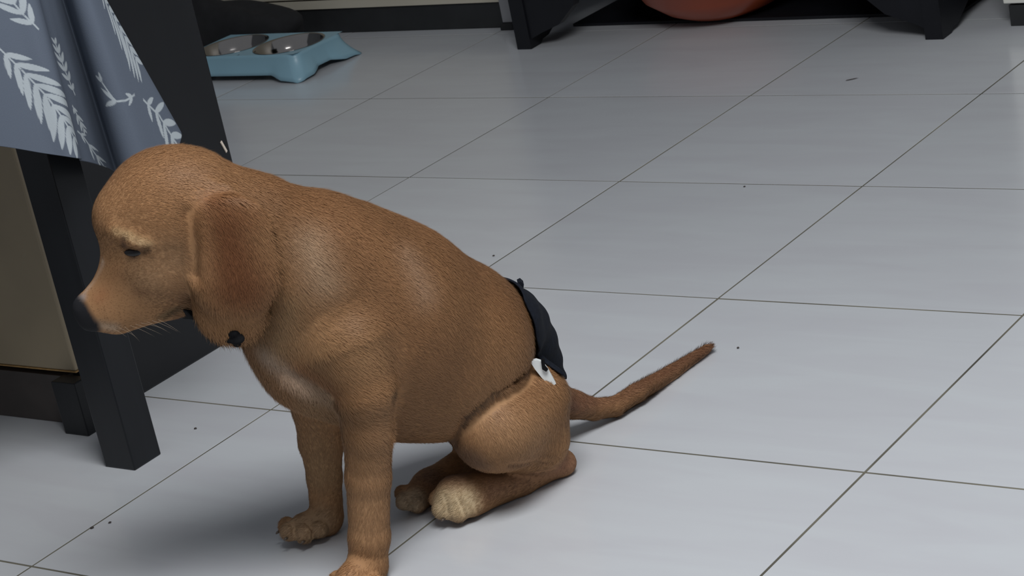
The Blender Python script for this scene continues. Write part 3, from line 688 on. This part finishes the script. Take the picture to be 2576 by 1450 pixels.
# whiskers
wp = []
for i in range(9):
    a = at(285 + 14 * i, 828 - 3 * i, .125); ln = ru.uniform(.012, .028); d = (RGT * ru.uniform(.5, 1.0) - UP * ru.uniform(.25, .6) - FWD * ru.uniform(.1, .5)); d /= np.linalg.norm(d)
    wp.append([a + d * ln * q - UP * .004 * q * q for q in np.linspace(0, 1, 4)])
wh = make_hair('whiskers', np.array(wp), np.tile([.42, .33, .24], (9, 1)), [.00008, .00007, .00005, .00002], dog, mfur); wh['kind'] = 'stuff'
# eye between the lids
ec = hits([(340, 637, .13)])[0][0] + FWD * .0048; bm = bmesh.new(); bmesh.ops.create_uvsphere(bm, u_segments=24, v_segments=16, radius=.0060)
me = bpy.data.meshes.new('eye'); [setattr(v, 'co', Vector(RGT) * (v.co.x * 1.75) + Vector(FWD) * v.co.y + Vector((0, 0, 1)) * (v.co.z * .75 - v.co.x * .15) + Vector(ec) - g0) for v in bm.verts]; bm.to_mesh(me); bm.free(); me.polygons.foreach_set('use_smooth', [True] * len(me.polygons)); me.materials.append(M['eye'])
eye = bpy.data.objects.new('eye', me); COL.objects.link(eye); eye.parent = dog
# claws
def claw(x_, y_, w_, dx, dy, dw):
    a = at(x_, y_, w_); b_ = at(x_ + dx, y_ + dy, w_ + dw); c_ = at(x_ + dx * 1.6, y_ + dy * 2.2, w_ + dw * 1.5)
    for q in (a, b_, c_): q[2] = max(q[2], .002)
    tube('claw', [a, b_, c_], [.0016, .0013, .0005], M['claw'], dog, 8)
for x_, y_, w_ in ((1118, 1306, .012), (702, 1338, -.03), (722, 1354, -.010), (765, 1362, -.004), (846, 1485, .118), (872, 1500, .130), (908, 1506, .138)):
    claw(x_, y_, w_, -5, 3, .002)
# collar: a webbing loop hanging round the neck
ring = [(446, 786, .075), (476, 791, .102), (518, 808, .088), (570, 852, .112), (606, 855, .110), (640, 800, .07), (660, 680, .06), (640, 560, .02), (590, 500, -.0), (520, 560, -.02), (470, 700, .0), (450, 765, .04)]
rp = [at(*q) for q in ring]; K_ = len(rp); PP = []
for i in range(K_):
    for u_ in np.linspace(0, 1, 6, endpoint=False):
        p0, p1, p2, p3 = rp[i - 1], rp[i], rp[(i + 1) % K_], rp[(i + 2) % K_]
        PP.append(.5 * ((2 * p1) + (-p0 + p2) * u_ + (2 * p0 - 5 * p1 + 4 * p2 - p3) * u_ ** 2 + (-p0 + 3 * p1 - 3 * p2 + p3) * u_ ** 3))
PP = np.array(PP); cen = PP.mean(0); axn = np.linalg.svd(PP - cen)[2][2]; n = len(PP); V2 = []; F2 = []
for p in PP:
    out = p - cen; out -= axn * (out @ axn); out /= np.linalg.norm(out)
    for a_, b_ in ((-.009, -.004), (.009, -.004), (.009, .001), (-.009, .001)): V2.append(p + axn * a_ + out * b_)
for i in range(n):
    for k in range(4): F2.append((i * 4 + k, i * 4 + (k + 1) % 4, ((i + 1) % n) * 4 + (k + 1) % 4, ((i + 1) % n) * 4 + k))
col = mesh_obj('collar', np.array(V2), F2, M['collar'], None); col.data.transform(Matrix.Translation(-g0)); col.parent = dog; col['label'] = 'black webbing collar'
# rump wrap built as its own shell
th0 = []
V3 = []; F3_ = []
prof = [ # centre line from the loin strap down to the tail: px, py, w, half width (m), lift
 (1300, 722, -.075, .030), (1318, 752, -.080, .048), (1342, 800, -.087, .056), (1362, 850, -.094, .058), (1376, 900, -.102, .054), (1388, 940, -.110, .046), (1398, 972, -.116, .034)]
wrapc = [cone((1250, 838, -.085, 101), (1345, 978, -.115, 80), 1.0)]
# ring sections swept round the rump: angles from the near side over the back to the far side
ax0 = at(1262, 830, -.085); ax1 = at(1340, 965, -.113); axd = (ax1 - ax0) / np.linalg.norm(ax1 - ax0)
e1 = -HEAD_DIR - axd * (-HEAD_DIR @ axd); e1 /= np.linalg.norm(e1); e2 = np.cross(axd, e1)
if e2 @ LAT < 0: e2 = -e2
NA, NL = 34, 22
L0, L1 = -.050, .085; LT = np.linalg.norm(ax1 - ax0)
for i in range(NL):
    q = i / (NL - 1); s = L0 + (L1 + LT * .15 - L0) * q
    base = ax0 + axd * s
    half = math.radians(62 + 22 * math.sin(math.pi * min(1, q * 1.1)) - 34 * max(0, q - .6) / .4)
    for j in range(NA):
        a = -half + 2 * half * j / (NA - 1); dd = e1 * math.cos(a) + e2 * math.sin(a)
        # march inwards onto the body
        r = .075
        V3.append((base, dd))
Bs = np.array([b[0] for b in V3]); Ds = np.array([b[1] for b in V3]); rr = np.full(len(Bs), .085)
for it in range(60):
    dist = sdf(Bs + Ds * rr[:, None])[0]; rr = np.where(dist > .004, rr - np.minimum(dist - .0035, .004), rr)
_q = np.repeat(np.linspace(0, 1, NL), NA); _j = np.tile(np.linspace(-1, 1, NA), NL)
rr = rr + .015 * np.sin(np.pi * np.clip(_q * 1.02, 0, 1)) ** .8 * (1 - _j ** 4) + .0012 * np.sin(_q * 31 + _j * 3)
W3 = Bs + Ds * np.maximum(rr, .01)[:, None]
vid = np.arange(NA * NL).reshape(NL, NA)
Fw = np.stack([vid[:-1, :-1], vid[:-1, 1:], vid[1:, 1:], vid[1:, :-1]], -1).reshape(-1, 4)
wrap = np_mesh('rump_wrap', W3, Fw, M['navy'], dog)
sd = wrap.modifiers.new('s', 'SOLIDIFY'); sd.thickness = .003; sd.offset = 0
ss = wrap.modifiers.new('u', 'SUBSURF'); ss.levels = 1; ss.render_levels = 1
wrap['label'] = 'navy fabric wrap over the rump'
def plate(name, px_, m, parent, th, dw=0.0, wv=None):
    Q = [(x_, y_, -.075) for x_, y_ in px_]
    if wv is None: wv = np.median([-float((c - DOG0) @ FWD) for c in hits(Q)[0]]) + dw
    global plate_w; plate_w = wv
    A = [at(x_, y_, wv) for x_, y_ in px_]; n_ = len(A); B = [a + FWD * th for a in A]
    o = mesh_obj(name, [p - DOG0 for p in A + B], [tuple(range(n_))[::-1], tuple(range(n_, 2 * n_))] + [(i, (i + 1) % n_, n_ + (i + 1) % n_, n_ + i) for i in range(n_)], m)
    o.parent = parent; return o
tb = plate('tab', [(1334, 911), (1350, 907), (1366, 912), (1380, 932), (1399, 966), (1390, 973), (1366, 955), (1346, 930)], M['tab'], dog, .006, .006); tb['label'] = 'white tab on the wrap'
hk = plate('buckle', [(1361, 906), (1370, 905), (1372, 922), (1379, 930), (1374, 936), (1364, 930)], M['collar'], dog, .003, 0, plate_w + .0035); hk['label'] = 'black hook on the white tab'
bl_ = lump((0, 0, .5), np.array((.0095, .006, .0085)), 77, .30); bl_.name = 'buckle'; bl_.materials.append(M['collar'])
bl_.transform(Matrix.Translation(Vector(hits([(588, 850, .12)])[0][0] - DOG0 + FWD * .002 - np.array([0, 0, .5])))); bk = bpy.data.objects.new('buckle', bl_); COL.objects.link(bk); bk.parent = dog; bk['label'] = 'black buckle of the collar under the ear'
lp = plate('strap_loop', [(1302, 713), (1310, 709), (1318, 716), (1316, 735), (1324, 757), (1314, 752)], M['navy'], dog, .012, -.01)
# ---------------------------------------------------------------- crumbs on the floor
for (x_, y_, s_, lab) in ((2143, 201, (.010, .0012), 'thin dark hair scrap on the tile in front of the bench'), (1857, 877, (.0016, .0016), 'tiny dark crumb beside the tip of the tail'),
        (1873, 471, (.0018, .0015), 'tiny dark crumb lying on the grout line in mid floor'), (232, 1330, (.0024, .002), 'larger of two dark crumbs at the lower left'), (277, 1317, (.0018, .0015), 'smaller of two dark crumbs at the lower left'),
        (492, 1080, (.0018, .0016), 'dark crumb just right of the black table leg'), (1242, 645, (.0018, .0016), 'dark crumb above the puppy\'s back')):
    g = gnd(x_, y_); me = lump((0, 0, .001), np.array((s_[0], s_[1], .0009)), int(x_), .15); me.name = 'crumb'; me.materials.append(M['crumb'])
    o = bpy.data.objects.new('crumb', me); COL.objects.link(o); o.location = (g[0], g[1], 0); o.rotation_euler = (0, 0, .68); tag(o, lab, 'crumb', 'dark crumbs scattered on the floor')
